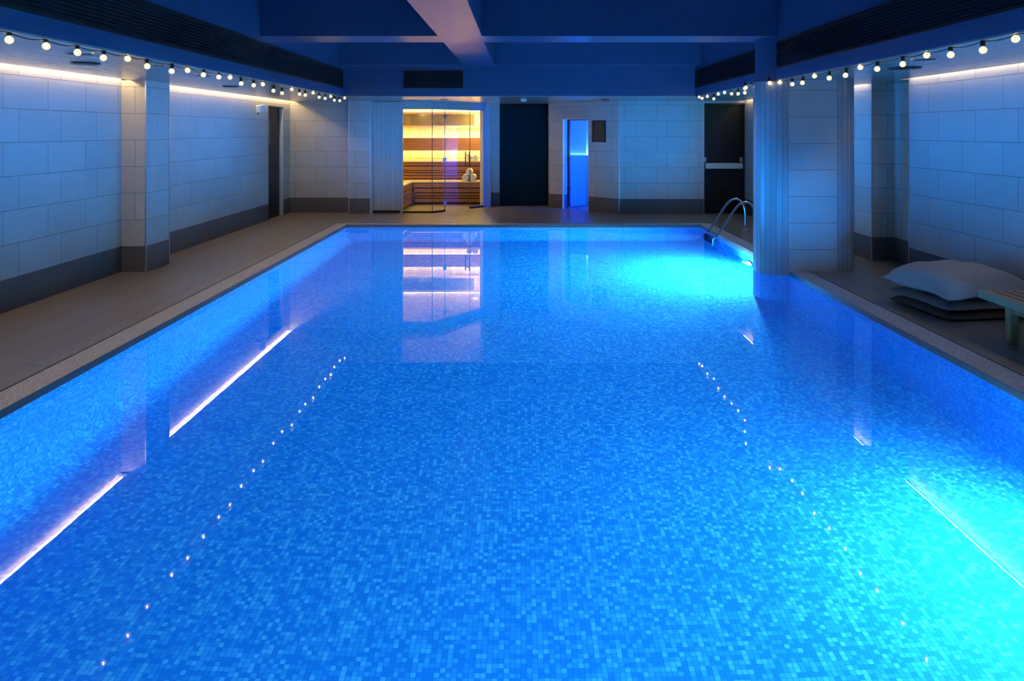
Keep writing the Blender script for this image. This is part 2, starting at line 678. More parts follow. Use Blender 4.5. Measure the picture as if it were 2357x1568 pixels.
# ---- right wall with the niche behind the column
b = MB()
b.box(XR, XR + 0.15, Y0, 7.97, 0, 2.5)
b.box(4.565, 4.75, 8.0, 8.95, 0, 2.5)
b.box(XR, 4.75, 7.97, 8.09, 0, 2.5)
b.box(XR2, 4.75, 8.87, 14.4, 0, 2.5)
struct(b.build('wall_right', M['wall_r']))

# ---- back walls
b = MB()
b.box(XL - 0.15, -3.32, 14.15, 14.4, 0, 2.5)
b.box(-3.32, -2.90, 14.0, 14.4, 0, 2.5)
b.box(-0.634, -0.45, 15.35, 15.6, 0, 2.5)
b.box(-0.45, 0.58, 15.43, 15.6, 0, 2.5)
A1, A2 = Vector((0.58, 15.1)), Vector((1.88, 13.90))
ad = (A2 - A1).normalized()
an = Vector((-ad.y, ad.x))                        # pointing away from the pool
alen = (A2 - A1).length
s0, s1 = 0.384, 1.040                             # doorway along the slanted wall
DH = 1.83
th = 0.17
b.slab(A1, A1 + ad * s0, th, 0, 2.5)
b.slab(A1 + ad * s0, A1 + ad * s1, th, DH, 2.5)
b.slab(A1 + ad * s1, A2, th, 0, 2.5)
b.box(0.58, 0.66, 15.1, 15.6, 0, 2.5)
b.box(1.88, 3.50, 13.88, 14.1, 0, 2.5)
b.box(3.50, XR2 + 0.1, 13.88, 14.1, 2.12, 2.5)
struct(b.build('wall_back', M['wall_b']))

b = MB()
b.box(XL - 0.15, XR + 0.15, Y0 - 0.15, Y0, 0, CE)
struct(b.build('wall_front', M['wall_b']))

# ---- side ceilings (soffits) with a light slot along the wall
GAP = 0.107
b = MB()
b.box(XL + GAP, FL, Y0, 14.15, SO, SO + 0.012)
b.box(XL - 0.1, FL - 0.06, Y0, 14.3, 2.38, 2.44)
b.box(XL, XL + GAP, 8.18, 8.72, SO, SO + 0.03)
struct(b.build('ceiling_soffit', M['soffit']))
b = MB()
b.box(FR, XR - GAP, Y0, 8.09, SO, SO + 0.012)
b.box(FR, 4.7, 8.09, 8.87, SO, SO + 0.012)
b.box(FR, XR2 - GAP, 8.87, 14.0, SO, SO + 0.012)
b.box(FR + 0.06, XR + 0.2, Y0, 14.1, 2.38, 2.44)
struct(b.build('ceiling_soffit', M['soffit']))
b = MB()
b.box(FL, FR, 12.05, 15.7, SO, SO + 0.012)
b.box(-4.6, 4.6, 13.9, 17.0, 2.40, 2.46)
struct(b.build('ceiling_soffit', M['soffit']))

# ---- dropped side faces, bulkhead, beams, ceiling
b = MB()
b.box(FL - 0.06, FL, Y0, 12.2, SO + 0.012, CE)
struct(b.build('ceiling_fascia', M['paint']))
b = MB()
b.box(FR, FR + 0.06, Y0, 12.2, SO + 0.012, CE)
struct(b.build('ceiling_fascia', M['paint']))
b = MB()
b.box(FL, FR, 12.05, 12.2, SO + 0.012, CE)
struct(b.build('ceiling_bulkhead', M['paint']))
for y0, y1 in ((11.68, 12.05), (8.19, 8.775), (4.70, 5.285), (1.21, 1.795)):
    b = MB()
    b.box(FL, FR, y0, y1, BM, CE)
    struct(b.build('ceiling_beam', M['paint']))
b = MB()
for y0, y1 in ((Y0, 1.21), (1.795, 4.70), (5.285, 8.19), (8.775, 11.68)):
    b.box(-0.937, -0.441, y0, y1, BM, CE)
struct(b.build('ceiling_beam', M['paint']))
b = MB()
b.box(FL - 0.1, FR + 0.1, Y0, 12.3, CE, CE + 0.1)
struct(b.build('ceiling', M['paint']))

# ---- pillar on the left wall
b = MB()
b.box(XL, -4.23, 8.18, 8.72, 0, 2.38)
struct(b.build('pillar', M['pillar']))

# ---- long column with rounded ends, standing in the pool edge
def stadium(xa, xb, yc, r, n):
    pts = []
    for k in range(n + 1):
        a = math.pi / 2 + math.pi * k / n
        pts.append((xa + r * math.cos(a), yc + r * math.sin(a)))
    for k in range(n + 1):
        a = -math.pi / 2 + math.pi * k / n
        pts.append((xb + r * math.cos(a), yc + r * math.sin(a)))
    return pts
CX0, CX1, CY, CR = 3.02, 3.575, 8.485, 0.29
b = MB()
b.prism(stadium(CX0, CX1, CY, CR, 14), WZ - 0.01, SO, 1,
        side=lambda p, q: 0 if abs(p[0] - q[0]) > 0.4 else 1)
# narrow vertical joints between the strip tiles
for side, cx in ((0, CX0), (1, CX1)):
    for k in range(15):
        a = math.pi / 2 + math.pi * k / 14 if side == 0 else -math.pi / 2 + math.pi * k / 14
        px, py = cx + (CR + 0.0003) * math.cos(a), CY + (CR + 0.0003) * math.sin(a)
        b.box(px - 0.0009, px + 0.0009, py - 0.0009, py + 0.0009, -0.05, SO, 2)
struct(b.build('column', [M['pier'], M['strip'], M['joint']]))
b = MB()
b.prism(stadium(CX0, CX1, CY, CR, 28), PD, WZ - 0.01, 0)
struct(b.build('column_base', M['mosaic']))
b = MB()
b.prism(stadium(CX0, CX1, CY, CR - 0.02, 24), SO, BM, 0)
struct(b.build('column_head', M['paint']))

# ---- metal corner trims
trims = [(-4.23, 8.18), (-4.23, 8.72), (-3.32, 14.0), (-2.905, 14.0), (1.88, 13.885), (3.50, 13.88), (XR2, 8.87), (XR, 8.09)]
for i, (x, y) in enumerate(trims):
    b = MB()
    b.box(x - 0.006, x + 0.006, y - 0.006, y + 0.006, 0, SO)
    struct(b.build('trim_%d' % (i + 1), M['brushed']))

# ---- doors
d = bpy.data.objects.new('door_1', None); COL.objects.link(d); d.location = (XL - 0.07, 13.345, 0); struct(d)
MB().box(XL - 0.10, XL - 0.06, DY0, DY1, 0, DZ).build('door_leaf', M['dark_door'], d)
b = MB(); b.box(XL - 0.06, XL - 0.052, 13.02, 13.17, 1.34, 1.80)
b.build('vision_panel', M['vision'], d)
b = MB()
b.box(XL - 0.055, XL - 0.05, 13.005, 13.02, 1.325, 1.815); b.box(XL - 0.055, XL - 0.05, 13.17, 13.185, 1.325, 1.815)
b.box(XL - 0.055, XL - 0.05, 13.02, 13.17, 1.325, 1.34); b.box(XL - 0.055, XL - 0.05, 13.02, 13.17, 1.80, 1.815)
b.build('vision_panel_frame', M['black'], d)
b = MB(); b.tube([(XL - 0.06, 13.0, 1.02), (XL - 0.005, 13.0, 1.02), (XL - 0.005, 13.1, 1.02)], 0.011, 8)
b.build('lever_handle', M['black'], d)
b = MB(); b.box(XL - 0.06, XL - 0.03, 12.98, 13.04, 1.33, 1.42)
b.build('door_lock', M['black'], d)
b = MB()
b.box(XL - 0.06, XL + 0.004, DY0, DY0 + 0.02, 0, DZ)
b.box(XL - 0.06, XL + 0.004, DY0, DY1, DZ - 0.025, DZ)
b.build('door_frame', M['grille'], d)

MB().box(XL - 0.06, XL + 0.006, DY1 - 0.03, DY1, 0, DZ - 0.025).build('door_jamb', M['white'], d)
d = bpy.data.objects.new('door_2', None); COL.objects.link(d); d.location = (3.9, 13.95, 0); struct(d)
MB().box(3.50, XR2, 13.96, 14.02, 0, 2.12).build('door_leaf', M['dark_door'], d)
b = MB(); b.box(3.53, 4.245, 13.86, 13.91, 0.865, 0.975)
b.build('panic_bar', M['bar'], d, bevel=0.01)
for x0, x1 in ((3.515, 3.55), (4.19, 4.25)):
    b = MB(); b.box(x0, x1, 13.88, 13.96, 0.99, 1.085)
    b.build('panic_bar_housing', M['brushed'], d, bevel=0.01)
b = MB()
b.box(3.50, 3.53, 13.90, 13.96, 0, 2.12); b.box(XR2 - 0.03, XR2, 13.90, 13.96, 0, 2.12); b.box(3.50, XR2, 13.90, 13.96, 2.085, 2.12)
b.build('door_frame', M['grille'], d)

d = bpy.data.objects.new('door_3', None); COL.objects.link(d); d.location = (0.06, 15.38, 0); struct(d)
MB().box(-0.45, 0.58, 15.36, 15.40, 0.01, 2.09).build('door_leaf', M['navy'], d)
MB().box(-0.45, 0.58, 15.35, 15.42, 2.09, SO + 0.2).build('door_head', M['grille_in'], d)

# steam room behind the slanted wall
def L2(s, wd):
    p = A1 + ad * s + an * wd
    return (p.x, p.y)
sw0, dep, s9 = -0.475, 1.5, 1.9
b = MB()
b.prism([L2(sw0 - 0.08, th), L2(sw0, th), L2(sw0, dep), L2(sw0 - 0.08, dep)], 0, 1.9)
b.prism([L2(sw0 - 0.08, dep), L2(s9, dep), L2(s9, dep + 0.08), L2(sw0 - 0.08, dep + 0.08)], 0, 1.9)
b.prism([L2(s9, th), L2(s9 + 0.08, th), L2(s9 + 0.08, dep), L2(s9, dep)], 0, 1.9)
b.prism([L2(-0.08, th), L2(s0, th), L2(s0, th + 0.03), L2(-0.08, th + 0.03)], 0, 1.9)
b.prism([L2(s1, th), L2(s9, th), L2(s9, th + 0.03), L2(s1, th + 0.03)], 0, 1.9)
struct(b.build('wall_steam_room', M['steam_wall']))
b = MB()
b.prism([L2(sw0 - 0.08, th), L2(s9 + 0.08, th), L2(s9 + 0.08, dep), L2(sw0 - 0.08, dep)], 1.81, 1.90)
struct(b.build('ceiling_steam_room', M['sign']))
t = thing('steam_room_ledge', (*L2(0.2, dep - 0.1), 0), 'white ledge with a glowing light line inside the blue-lit doorway', 'ledge')
b = MB(); b.prism([L2(sw0 + 0.01, dep - 0.28), L2(s9 - 0.01, dep - 0.28), L2(s9 - 0.01, dep - 0.005), L2(sw0 + 0.01, dep - 0.005)], 0.45, 1.055)
b.build('ledge', M['steam_wall'], t)
b = MB(); b.prism([L2(sw0 + 0.02, dep - 0.10), L2(s9 - 0.02, dep - 0.10), L2(s9 - 0.02, dep - 0.02), L2(sw0 + 0.02, dep - 0.02)], 1.055, 1.08)
b.build('light_line', M['steam_led'], t)
for si, sw, nm in ((-0.25, 0.08, 'left'), (1.80, 0.55, 'right')):  # added strips, out of sight, that fill the room with blue
    t = thing('led_strip', (*L2(si, th + sw), 0.1), 'added hidden upright blue light inside the blue-lit doorway, %s of the opening' % nm, 'light', 'added blue fill lights inside the doorway')
    b = MB(); b.prism([L2(si - 0.02, th + sw - 0.02), L2(si + 0.02, th + sw - 0.02), L2(si + 0.02, th + sw + 0.02), L2(si - 0.02, th + sw + 0.02)], 0.1, 1.7)
    b.build('light_line', M['steam_fill'], t)
d = bpy.data.objects.new('door_4', None); COL.objects.link(d); d.location = (*L2(s0, th), 0); struct(d)
b = MB()
b.slab(L2(s0 + 0.01, th), L2(s0 - 0.01, th + 0.62), 0.03, 0.02, DH - 0.03)
b.build('door_leaf', M['vision'], d)
b = MB()
b.slab(L2(s0 + 0.03, th - 0.02), L2(s0 + 0.028, th + 0.03), 0.04, 0.02, DH - 0.02)
for z in (0.35, 0.95):
    b.slab(L2(s0 + 0.045, th - 0.03), L2(s0 + 0.045, th + 0.02), 0.06, z, z + 0.1)
b.build('hinge_rail', M['black'], d)
b = MB()
for s in (s0, s1):
    b.prism([L2(s - 0.008, -0.012), L2(s + 0.008, -0.012), L2(s + 0.008, 0.03), L2(s - 0.008, 0.03)], 0, DH + 0.008)
b.prism([L2(s0, -0.012), L2(s1, -0.012), L2(s1, 0.03), L2(s0, 0.03)], DH - 0.008, DH + 0.008)
b.build('door_frame', M['white'], d)

# ================================================================== SAUNA
SA, SB = Vector((-1.70, 14.03)), Vector((-0.745, 15.20))
sd = (SB - SA).normalized(); sn = Vector((-sd.y, sd.x)); SLN = (SB - SA).length
def SP(t_, off=0.0):
    p = SA + (SB - SA) * t_ + sn * off
    return (p.x, p.y)
sauna = thing('sauna_cabin', (-1.8, 14.9, 0), 'glass-fronted wooden sauna cabin glowing yellow at the far end of the pool', 'sauna')
GZ = 2.012
b = MB(); b.box(-2.86, -2.335, 14.02, 14.07, 0.055, GZ + 0.14)
b.build('wall_panel', M['panel'], sauna)
b = MB(); b.box(-2.90, -2.86, 14.0, 14.09, 0, SO); b.box(-2.335, -2.285, 14.015, 14.09, 0, GZ)
b.build('post', M['panel_plain'], sauna)
MB().box(-2.855, -2.34, 14.045, 14.06, 0.0, 0.055).build('kick_plate', M['black'], sauna)
b = MB()
b.box(-2.335, -1.70, 14.015, 14.09, GZ, SO)
b.prism([SP(0, 0), SP(1, 0), SP(1, 0.075), SP(0, 0.075)], GZ, SO)
b.build('header', M['panel_plain'], sauna)
b = MB(); b.prism([SP(0.955, 0), SP(1, 0), (-0.634, 15.22), (-0.634, 15.5), (-0.74, 15.5), SP(0.955, 0.09)], 0, SO)
b.build('corner_post', M['panel_plain'], sauna)
b = MB(); b.box(-2.285, -1.70, 14.03, 14.07, 0, 0.035); b.prism([SP(0, 0), SP(0.2257, 0), SP(0.2257, 0.04), SP(0, 0.04)], 0, 0.035)
b.build('sill', M['black'], sauna)
b = MB(); b.prism([SP(0.702, 0), SP(0.99, 0), SP(0.99, 0.04), SP(0.702, 0.04)], 0, 0.035)
b.build('sill', M['black'], sauna)
b = MB(); b.box(-2.285, -1.703, 14.045, 14.053, 0.035, GZ)
b.build('glass_pane', M['glass'], sauna)
b = MB(); b.prism([SP(0.003, 0.016), SP(0.224, 0.016), SP(0.224, 0.024), SP(0.003, 0.024)], 0.035, GZ)
b.build('glass_pane', M['glass'], sauna)
b = MB(); b.prism([SP(0.704, 0.016), SP(0.955, 0.016), SP(0.955, 0.024), SP(0.704, 0.024)], 0.035, GZ)
b.build('glass_pane', M['glass'], sauna)
b = MB(); b.prism([SP(0.2275, 0.016), SP(0.7, 0.016), SP(0.7, 0.024), SP(0.2275, 0.024)], 0.008, GZ - 0.005)
sdoor = b.build('glass_door', M['glass'], sauna)
for tt in (0.0, 0.2257, 0.702):
    j = MB(); j.prism([SP(tt - 0.0022, 0.013), SP(tt + 0.0022, 0.013), SP(tt + 0.0022, 0.027), SP(tt - 0.0022, 0.027)], 0.035, GZ)
    j.build('glass_joint', M['joint_dark'], sauna)
for z in (1.877, 1.02, 0.17):
    h = MB()
    h.prism([SP(0.2257 - 0.024, 0.006), SP(0.2257 + 0.024, 0.006), SP(0.2257 + 0.024, 0.034), SP(0.2257 - 0.024, 0.034)], z - 0.038, z + 0.038)
    o = h.build('hinge', M['steel'], sdoor, loc=(0, 0, 0), bevel=0.003)
h = MB()
for off in (-0.035, 0.075):
    h.tube([(*SP(0.655, off), 0.86), (*SP(0.655, off), 1.17)], 0.012, 10)
for z in (0.93, 1.10):
    h.tube([(*SP(0.655, -0.035), z), (*SP(0.655, 0.075), z)], 0.008, 8)
h.build('door_handle', M['black'], sdoor, loc=(0, 0, 0))
b = MB()
b.box(-2.98, -2.90, 14.09, 16.80, 0, 2.10)
b.box(-2.90, -0.66, 16.75, 16.83, 0, 2.10)
b.prism([(-0.72, 15.5), (-0.64, 15.5), (-0.64, 16.75), (-0.72, 16.75)], 0, 2.10)
b.box(-2.90, -2.335, 14.075, 14.09, 0, 2.10)
b.build('inner_wall', M['aspen'], sauna)
b = MB(); b.prism([(-2.98, 14.09), (-1.72, 14.09), (-0.70, 15.45), (-0.64, 16.83), (-2.98, 16.83)], 2.085, 2.12)
b.build('inner_ceiling', M['aspen_t'], sauna)
b = MB(); b.box(-2.86, -1.08, 16.735, 16.748, 1.725, 1.974)
b.build('window_strip', M['mirror'], sauna)
b = MB(); b.box(-2.9, -0.95, 16.70, 16.75, 1.655, 1.70); b.box(-2.9, -0.72, 16.71, 16.75, 2.0, 2.03)
b.build('wall_ledge', M['aspen_t'], sauna)
MB().box(-2.86, -0.76, 16.725, 16.742, 2.042, 2.056).build('light_line', M['sauna_top'], sauna)

for lx, ly in ((-1.02, 16.30), (-2.56, 14.62)):  # second lamp is added, hidden behind the panel, to light floor and benches
    m = MB(); m.lathe([(0.05, -0.004), (0.062, -0.004), (0.062, 0.0)], 24)
    m.build('lamp_ring', M['steel'], sauna, loc=Vector((lx, ly, 2.084)) - Vector(sauna.location))
    m = MB(); m.lathe([(0.02, -0.006), (0.05, -0.0055), (0.05, -0.0045)], 24)
    m.build('lamp', M['sauna_lamp'], sauna, loc=Vector((lx, ly, 2.084)) - Vector(sauna.location))

# benches
t = thing('sauna_bench', (-1.84, 16.4, 0), 'upper cedar slat bench along the sauna back wall', 'bench', 'sauna benches')
b = MB()
for y0, y1 in ((16.10, 16.24), (16.255, 16.40), (16.415, 16.56), (16.575, 16.72)):
    b.box(-2.89, -0.74, y0 - 0.03 * (y0 < 16.12), y1, 0.90, 0.93)
b.build('bench_top', M['aspen_t'], t)  # paler than the cedar fronts: light on the top put into colour
b = MB()
for z0, z1 in ((0.82, 0.895), (0.715, 0.80), (0.672, 0.702), (0.61, 0.655), (0.53, 0.595)):
    b.box(-2.89, -0.74, 16.115, 16.14, z0, z1)
b.build('bench_front', M['cedar'], t)
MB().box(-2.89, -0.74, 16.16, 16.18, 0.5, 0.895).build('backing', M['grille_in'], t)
t = thing('sauna_bench', (-1.84, 15.9, 0), 'lower L-shaped cedar slat bench in front of the upper sauna bench', 'bench', 'sauna benches')
b = MB()
for y0, y1 in ((15.585, 15.72), (15.735, 15.85), (15.865, 15.98), (15.995, 16.10)):
    b.box(-2.335, -0.74, y0, y1, 0.48, 0.51)
for x0, x1 in ((-2.89, -2.72), (-2.705, -2.53), (-2.515, -2.325)):
    b.box(x0, x1, 14.45, 16.10, 0.48, 0.51)
b.build('bench_top', M['aspen_t'], t)  # again paler wood, standing in for the lit top
b = MB(); c = MB()
for z0, z1 in ((0.37, 0.475), (0.267, 0.35), (0.205, 0.247), (0.15, 0.187), (0.055, 0.132)):
    b.box(-2.335, -0.74, 15.6, 15.625, z0, z1)
    c.box(-2.36, -2.335, 14.45, 15.6, z0, z1)
b.build('bench_front', M['cedar'], t)
c.build('bench_side', M['cedar_y'], t)
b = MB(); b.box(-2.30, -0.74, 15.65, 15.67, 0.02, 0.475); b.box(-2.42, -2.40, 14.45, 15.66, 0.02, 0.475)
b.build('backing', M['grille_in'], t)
t = thing('sauna_wall_rail', (-1.84, 16.62, 1.14), 'cedar slat backrest with a light line above it on the sauna wall', 'backrest')
b = MB()
for z0, z1 in ((1.14, 1.235), (1.238, 1.333), (1.336, 1.43)):
    b.box(-2.89, -0.74, 16.60, 16.625, z0, z1)
b.build('slats', M['cedar'], t)
MB().box(-2.89, -0.74, 16.626, 16.64, 1.16, 1.40).build('backing', M['cedar'], t)
MB().box(-2.86, -0.76, 16.66, 16.70, 1.405, 1.42).build('light_line', M['sauna_led'], t)
MB().box(-2.86, -0.76, 16.65, 16.68, 1.143, 1.155).build('light_line', M['sauna_led'], t)

# rolled towels
def towel_roll(r, length):
    prof = [(0.004, 0.012)]
    k = 5
    for i in range(k):
        ra = r * (i + 0.35) / k
        rb = r * (i + 0.85) / k
        prof += [(ra, 0.0), (rb, -0.004 if i < k - 1 else 0.004), (min(r, r * (i + 1.0) / k), 0.008)]
    prof += [(r, 0.03), (r * 1.01, length * 0.5), (r, length - 0.03), (r * 0.9, length - 0.004), (0.004, length)]
    m4 = Matrix.Rotation(R(-90), 4, 'X')
    return MB().lathe(prof, 24, 0, m4)
def towel(x, y, z, r, label, group):
    o = towel_roll(r, 0.34).build('rolled_towel', M['towel'], smooth=True, loc=(x, y, z))
    tag(o, label, 'towel', group)
towel(-1.196, 15.64, 0.582, 0.071, 'white rolled towel on lower sauna bench, bottom left of the pile of three', 'rolled towels in the sauna')
towel(-1.040, 15.64, 0.582, 0.071, 'white rolled towel on lower sauna bench, bottom right of the pile of three', 'rolled towels in the sauna')
towel(-1.118, 15.64, 0.704, 0.071, 'white rolled towel topmost on the pile of three on lower sauna bench', 'rolled towels in the sauna')
towel(-1.150, 16.14, 0.994, 0.063, 'white rolled towel on upper sauna bench, left one of two behind the door handle', 'rolled towels in the sauna')
towel(-1.015, 16.14, 0.994, 0.063, 'white rolled towel on upper sauna bench, right one of two behind the door handle', 'rolled towels in the sauna')

# ================================================================== GRILLES
def grille(loc, x, y0, y1, z0, z1, sgn, label):
    t = thing('ventilation_grille', loc, label, 'grille', 'dark ventilation grilles high round the pool')
    xa, xb = (x, x + 0.012 * sgn)
    xs = sorted((xa, xb))
    b = MB()
    b.box(xs[0], xs[1], y0, y1, z0, z0 + 0.02); b.box(xs[0], xs[1], y0, y1, z1 - 0.02, z1)
    b.box(xs[0], xs[1], y0, y0 + 0.02, z0 + 0.02, z1 - 0.02); b.box(xs[0], xs[1], y1 - 0.02, y1, z0 + 0.02, z1 - 0.02)
    b.build('frame', M['grille'], t)
    b = MB()
    n = 9
    for i in range(n):
        z = z0 + 0.03 + (z1 - z0 - 0.06) * (i + 0.5) / n
        xo, xi = x + 0.010 * sgn, x + 0.001 * sgn
        b.add([(xo, y0 + 0.02, z - 0.010), (xo, y1 - 0.02, z - 0.010), (xi, y1 - 0.02, z + 0.010), (xi, y0 + 0.02, z + 0.010),
               (xo, y0 + 0.02, z - 0.007), (xo, y1 - 0.02, z - 0.007), (xi, y1 - 0.02, z + 0.013), (xi, y0 + 0.02, z + 0.013)],
              [(0, 1, 2, 3), (7, 6, 5, 4), (0, 4, 5, 1), (1, 5, 6, 2), (2, 6, 7, 3), (3, 7, 4, 0)])
    b.build('louvres', M['grille'], t)
    xs = sorted((x, x + 0.0008 * sgn))
    MB().box(xs[0], xs[1], y0 + 0.02, y1 - 0.02, z0 + 0.02, z1 - 0.02).build('backing', M['grille_in'], t)
grille((FL, 5.5, 2.29), FL, -1.0, 11.95, 2.29, 2.60, 1, 'long black slatted grille above the string of bulbs on the left')
grille((FR, 3.7, 2.30), FR, -1.0, 8.20, 2.30, 2.60, -1, 'long black slatted grille on the right, in front of the column')
grille((FR, 10.4, 2.30), FR, 8.80, 12.03, 2.30, 2.60, -1, 'short black slatted grille on the right, behind the column')
t = thing('ventilation_grille', (-1.45, 12.04, 2.30), 'small black rectangular vent on the far bulkhead above the sauna', 'grille', 'dark ventilation grilles high round the pool')
vx0, vx1, vz0, vz1 = -1.948, -0.96, 2.30, 2.59
b = MB()
b.box(vx0, vx1, 12.038, 12.05, vz0, vz0 + 0.02); b.box(vx0, vx1, 12.038, 12.05, vz1 - 0.02, vz1)
b.box(vx0, vx0 + 0.02, 12.038, 12.05, vz0 + 0.02, vz1 - 0.02); b.box(vx1 - 0.02, vx1, 12.038, 12.05, vz0 + 0.02, vz1 - 0.02)
b.build('frame', M['grille'], t)
b = MB()
for i in range(9):
    z = vz0 + 0.03 + 0.23 * (i + 0.5) / 9
    b.box(vx0 + 0.02, vx1 - 0.02, 12.041, 12.044, z - 0.008, z + 0.002)
b.build('louvres', M['grille'], t)
MB().box(vx0 + 0.02, vx1 - 0.02, 12.046, 12.049, vz0 + 0.02, vz1 - 0.02).build('backing', M['grille_in'], t)

# ================================================================== COVE LIGHT LINES
def cove(x, y0, y1, mat, label, hw=0.009):
    t = thing('led_strip', (x, (y0 + y1) / 2, 2.27), label, 'light', 'warm light lines hidden in the wall slots')
    MB().box(x - hw, x + hw, y0, y1, 2.203, 2.212).build('light_line', mat, t)
    MB().box(x - 0.012, x + 0.012, y0, y1, 2.213, 2.235).build('channel', M['white'], t)
cove(XL + 0.026, Y0 + 0.1, 8.15, M['cove_l'], 'warm light line in the ceiling slot over the left wall, nearer than the pillar')
cove(XL + 0.026, 8.75, 14.10, M['cove_l'], 'warm light line in the ceiling slot over the left wall, beyond the pillar')
cove(XR - 0.054, Y0 + 0.1, 8.06, M['cove_r'], 'warm light line in the ceiling slot over the right wall, nearer than the niche', 0.003)
cove(XR2 - 0.054, 8.92, 13.80, M['cove_r'], 'warm light line in the ceiling slot over the right wall, beyond the niche', 0.003)

# ================================================================== STRING LIGHTS
def bulb_proto():
    g = MB()
    prof = []
    rr = 0.0235
    for i in range(1, 13):
        a = math.pi * i / 13
        prof.append((rr * math.sin(a), -rr * math.cos(a)))
    prof[-1] = (0.011, rr * 1.02)
    g.lathe(prof, 20)
    s = MB()
    s.lathe([(0.0125, 0.0235), (0.0145, 0.030), (0.0145, 0.056), (0.009, 0.064), (0.006, 0.074)], 14)
    f = MB()
    f.lathe([(0.001, -0.012), (0.0075, -0.006), (0.009, 0.004), (0.006, 0.014), (0.001, 0.02)], 10)
    return g, s, f

gm, sm, fm = bulb_proto()
proto = gm.build('light_bulb', M['globe'], smooth=True, loc=(0, 0, 0))
ps = sm.build('socket', M['black'], proto, smooth=True, loc=(0, 0, 0))
pf = fm.build('filament', M['filament'], proto, smooth=True, loc=(0, 0, 0))

left_bulbs = [(4.214, 2.115), (4.542, 2.117), (4.863, 2.112), (5.165, 2.107), (5.484, 2.133), (5.770, 2.101), (6.173, 2.095),
              (6.470, 2.127), (6.790, 2.112), (7.137, 2.117), (7.414, 2.135), (7.710, 2.091), (8.070, 2.095), (8.358, 2.125),
              (8.713, 2.070), (9.030, 2.058), (9.410, 2.129), (9.744, 2.083), (10.0, 2.082), (10.376, 2.133), (10.69, 2.084),
              (11.016, 2.082), (11.34, 2.126), (11.56, 2.077), (11.90, 2.084), (12.23, 2.144)]
left_pts = [(-2.972, y, z) for y, z in left_bulbs]
rb = [(4.298, 89.6), (4.600, 115.4), (4.946, 126.3), (5.239, 127.3), (5.567, 147.7), (5.967, 158.9), (6.263, 155.1), (6.550, 173.5),
      (6.895, 179.9), (7.241, 175.2), (7.551, 190.8), (7.835, 193.8), (8.201, 189.0)]
right_pts = [(2.93 if y < 8 else 2.928, y, 1.585 + (302 - p) * y / 1670) for y, p in rb]
right_pts += [(2.815, 8.21, 2.128), (2.735, 8.82, 2.115), (2.84, 9.20, 2.127), (2.917, 9.45, 2.085), (2.93, 9.786, 2.089),
              (2.93, 10.09, 2.105), (2.93, 10.44, 2.141), (2.93, 10.77, 2.136), (2.93, 11.02, 2.077), (2.93, 11.40, 2.129),
              (2.93, 11.73, 2.116), (2.93, 11.92, 2.146)]

def string(loc, pts, label, lead, tail, first):
    t = thing('string_lights', loc, label, 'string lights', 'festoon strings along the two ceiling edges')
    L = Vector(loc)
    path = []
    sock = [Vector((x, y, min(z + 0.072, SO - 0.004))) for x, y, z in pts]
    allp = [Vector(lead)] + sock + [Vector(tail)]
    for a, c in zip(allp[:-1], allp[1:]):
        n = 6
        for i in range(n):
            q = i / n
            p = a.lerp(c, q)
            p.z -= 0.05 * min(1.0, (c - a).length / 0.35) * q * (1 - q) * 1.2
            path.append(p)
    path.append(allp[-1])
    cb = MB(); cb.tube(path, 0.0042, 6)
    cb.build('cord', M['cable'], t, smooth=True)
    for p in sock[::2]:
        if SO - p.z > 0.006:
            MB().tube([p, (p.x, p.y, SO + 0.002)], 0.0028, 6).build('hanging_wire', M['cable'], t)
    
    for i, p in enumerate(pts):
        o = proto if (first and i == 0) else copy_tree(proto, t)
        o.parent = t
        o.location = Vector(p) - L
        o.rotation_euler = (R(random.uniform(-9, 9)), R(random.uniform(-9, 9)), 0)
string((-2.972, 4.2, 2.15), left_pts, 'festoon string of glowing round bulbs along the left ceiling edge', (-2.965, 2.6, 2.15), (-2.95, 12.6, 2.15), True)
string((2.93, 4.3, 2.15), right_pts, 'festoon string of glowing round bulbs along the right ceiling edge and past the column', (2.93, 2.6, 2.15), (2.91, 12.03, 2.155), False)

# ================================================================== CEILING FITTINGS
def fitting(x, y, r, label, dark=False):
    t = thing('downlight', (x, y, SO - 0.004), label, 'downlight', 'recessed fittings in the low ceilings')
    MB().lathe([(r * 0.80, -0.002), (r, -0.005), (r, 0.004)], 28).build('trim_ring', M['brushed'] if not dark else M['black'], t, smooth=False, loc=(0, 0, 0))
    MB().lathe([(r * 0.2, -0.0035), (r * 0.79, -0.0035), (r * 0.79, 0.0)], 28).build('lens', M['black'], t, loc=(0, 0, -0.002))
fitting(-3.24, 5.33, 0.10, 'unlit round downlight in the left low ceiling, nearest the camera')
fitting(-3.67, 6.12, 0.11, 'unlit round downlight in the left low ceiling, closest to the wall, before the pillar', True)
fitting(-3.13, 6.28, 0.055, 'small unlit downlight in the left low ceiling just before the pillar')
fitting(-3.23, 7.39, 0.09, 'unlit round downlight in the left low ceiling beside the pillar')
fitting(-3.72, 9.30, 0.10, 'unlit round downlight in the left low ceiling just beyond the pillar', True)
fitting(3.20, 5.75, 0.10, 'unlit round downlight in the right low ceiling, nearest the pool')
fitting(3.48, 6.58, 0.14, 'larger unlit downlight in the right low ceiling before the niche', True)
fitting(-1.39, 13.20, 0.07, 'dark round fitting in the far low ceiling in front of the sauna', True)
fitting(1.54, 13.20, 0.075, 'dark round fitting in the far low ceiling in front of the slanted wall', True)
t = thing('ceiling_detector', (0.047, 13.15, SO), 'small white domed detector on the far low ceiling before the dark glass door', 'detector')
MB().lathe([(0.025, -0.045), (0.045, -0.03), (0.058, 0.0)], 20).build('dome', M['white'], t, smooth=True, loc=(0, 0, 0))
MB().lathe([(0.06, -0.008), (0.06, 0.0)], 20).build('base', M['white'], t, loc=(0, 0, 0))

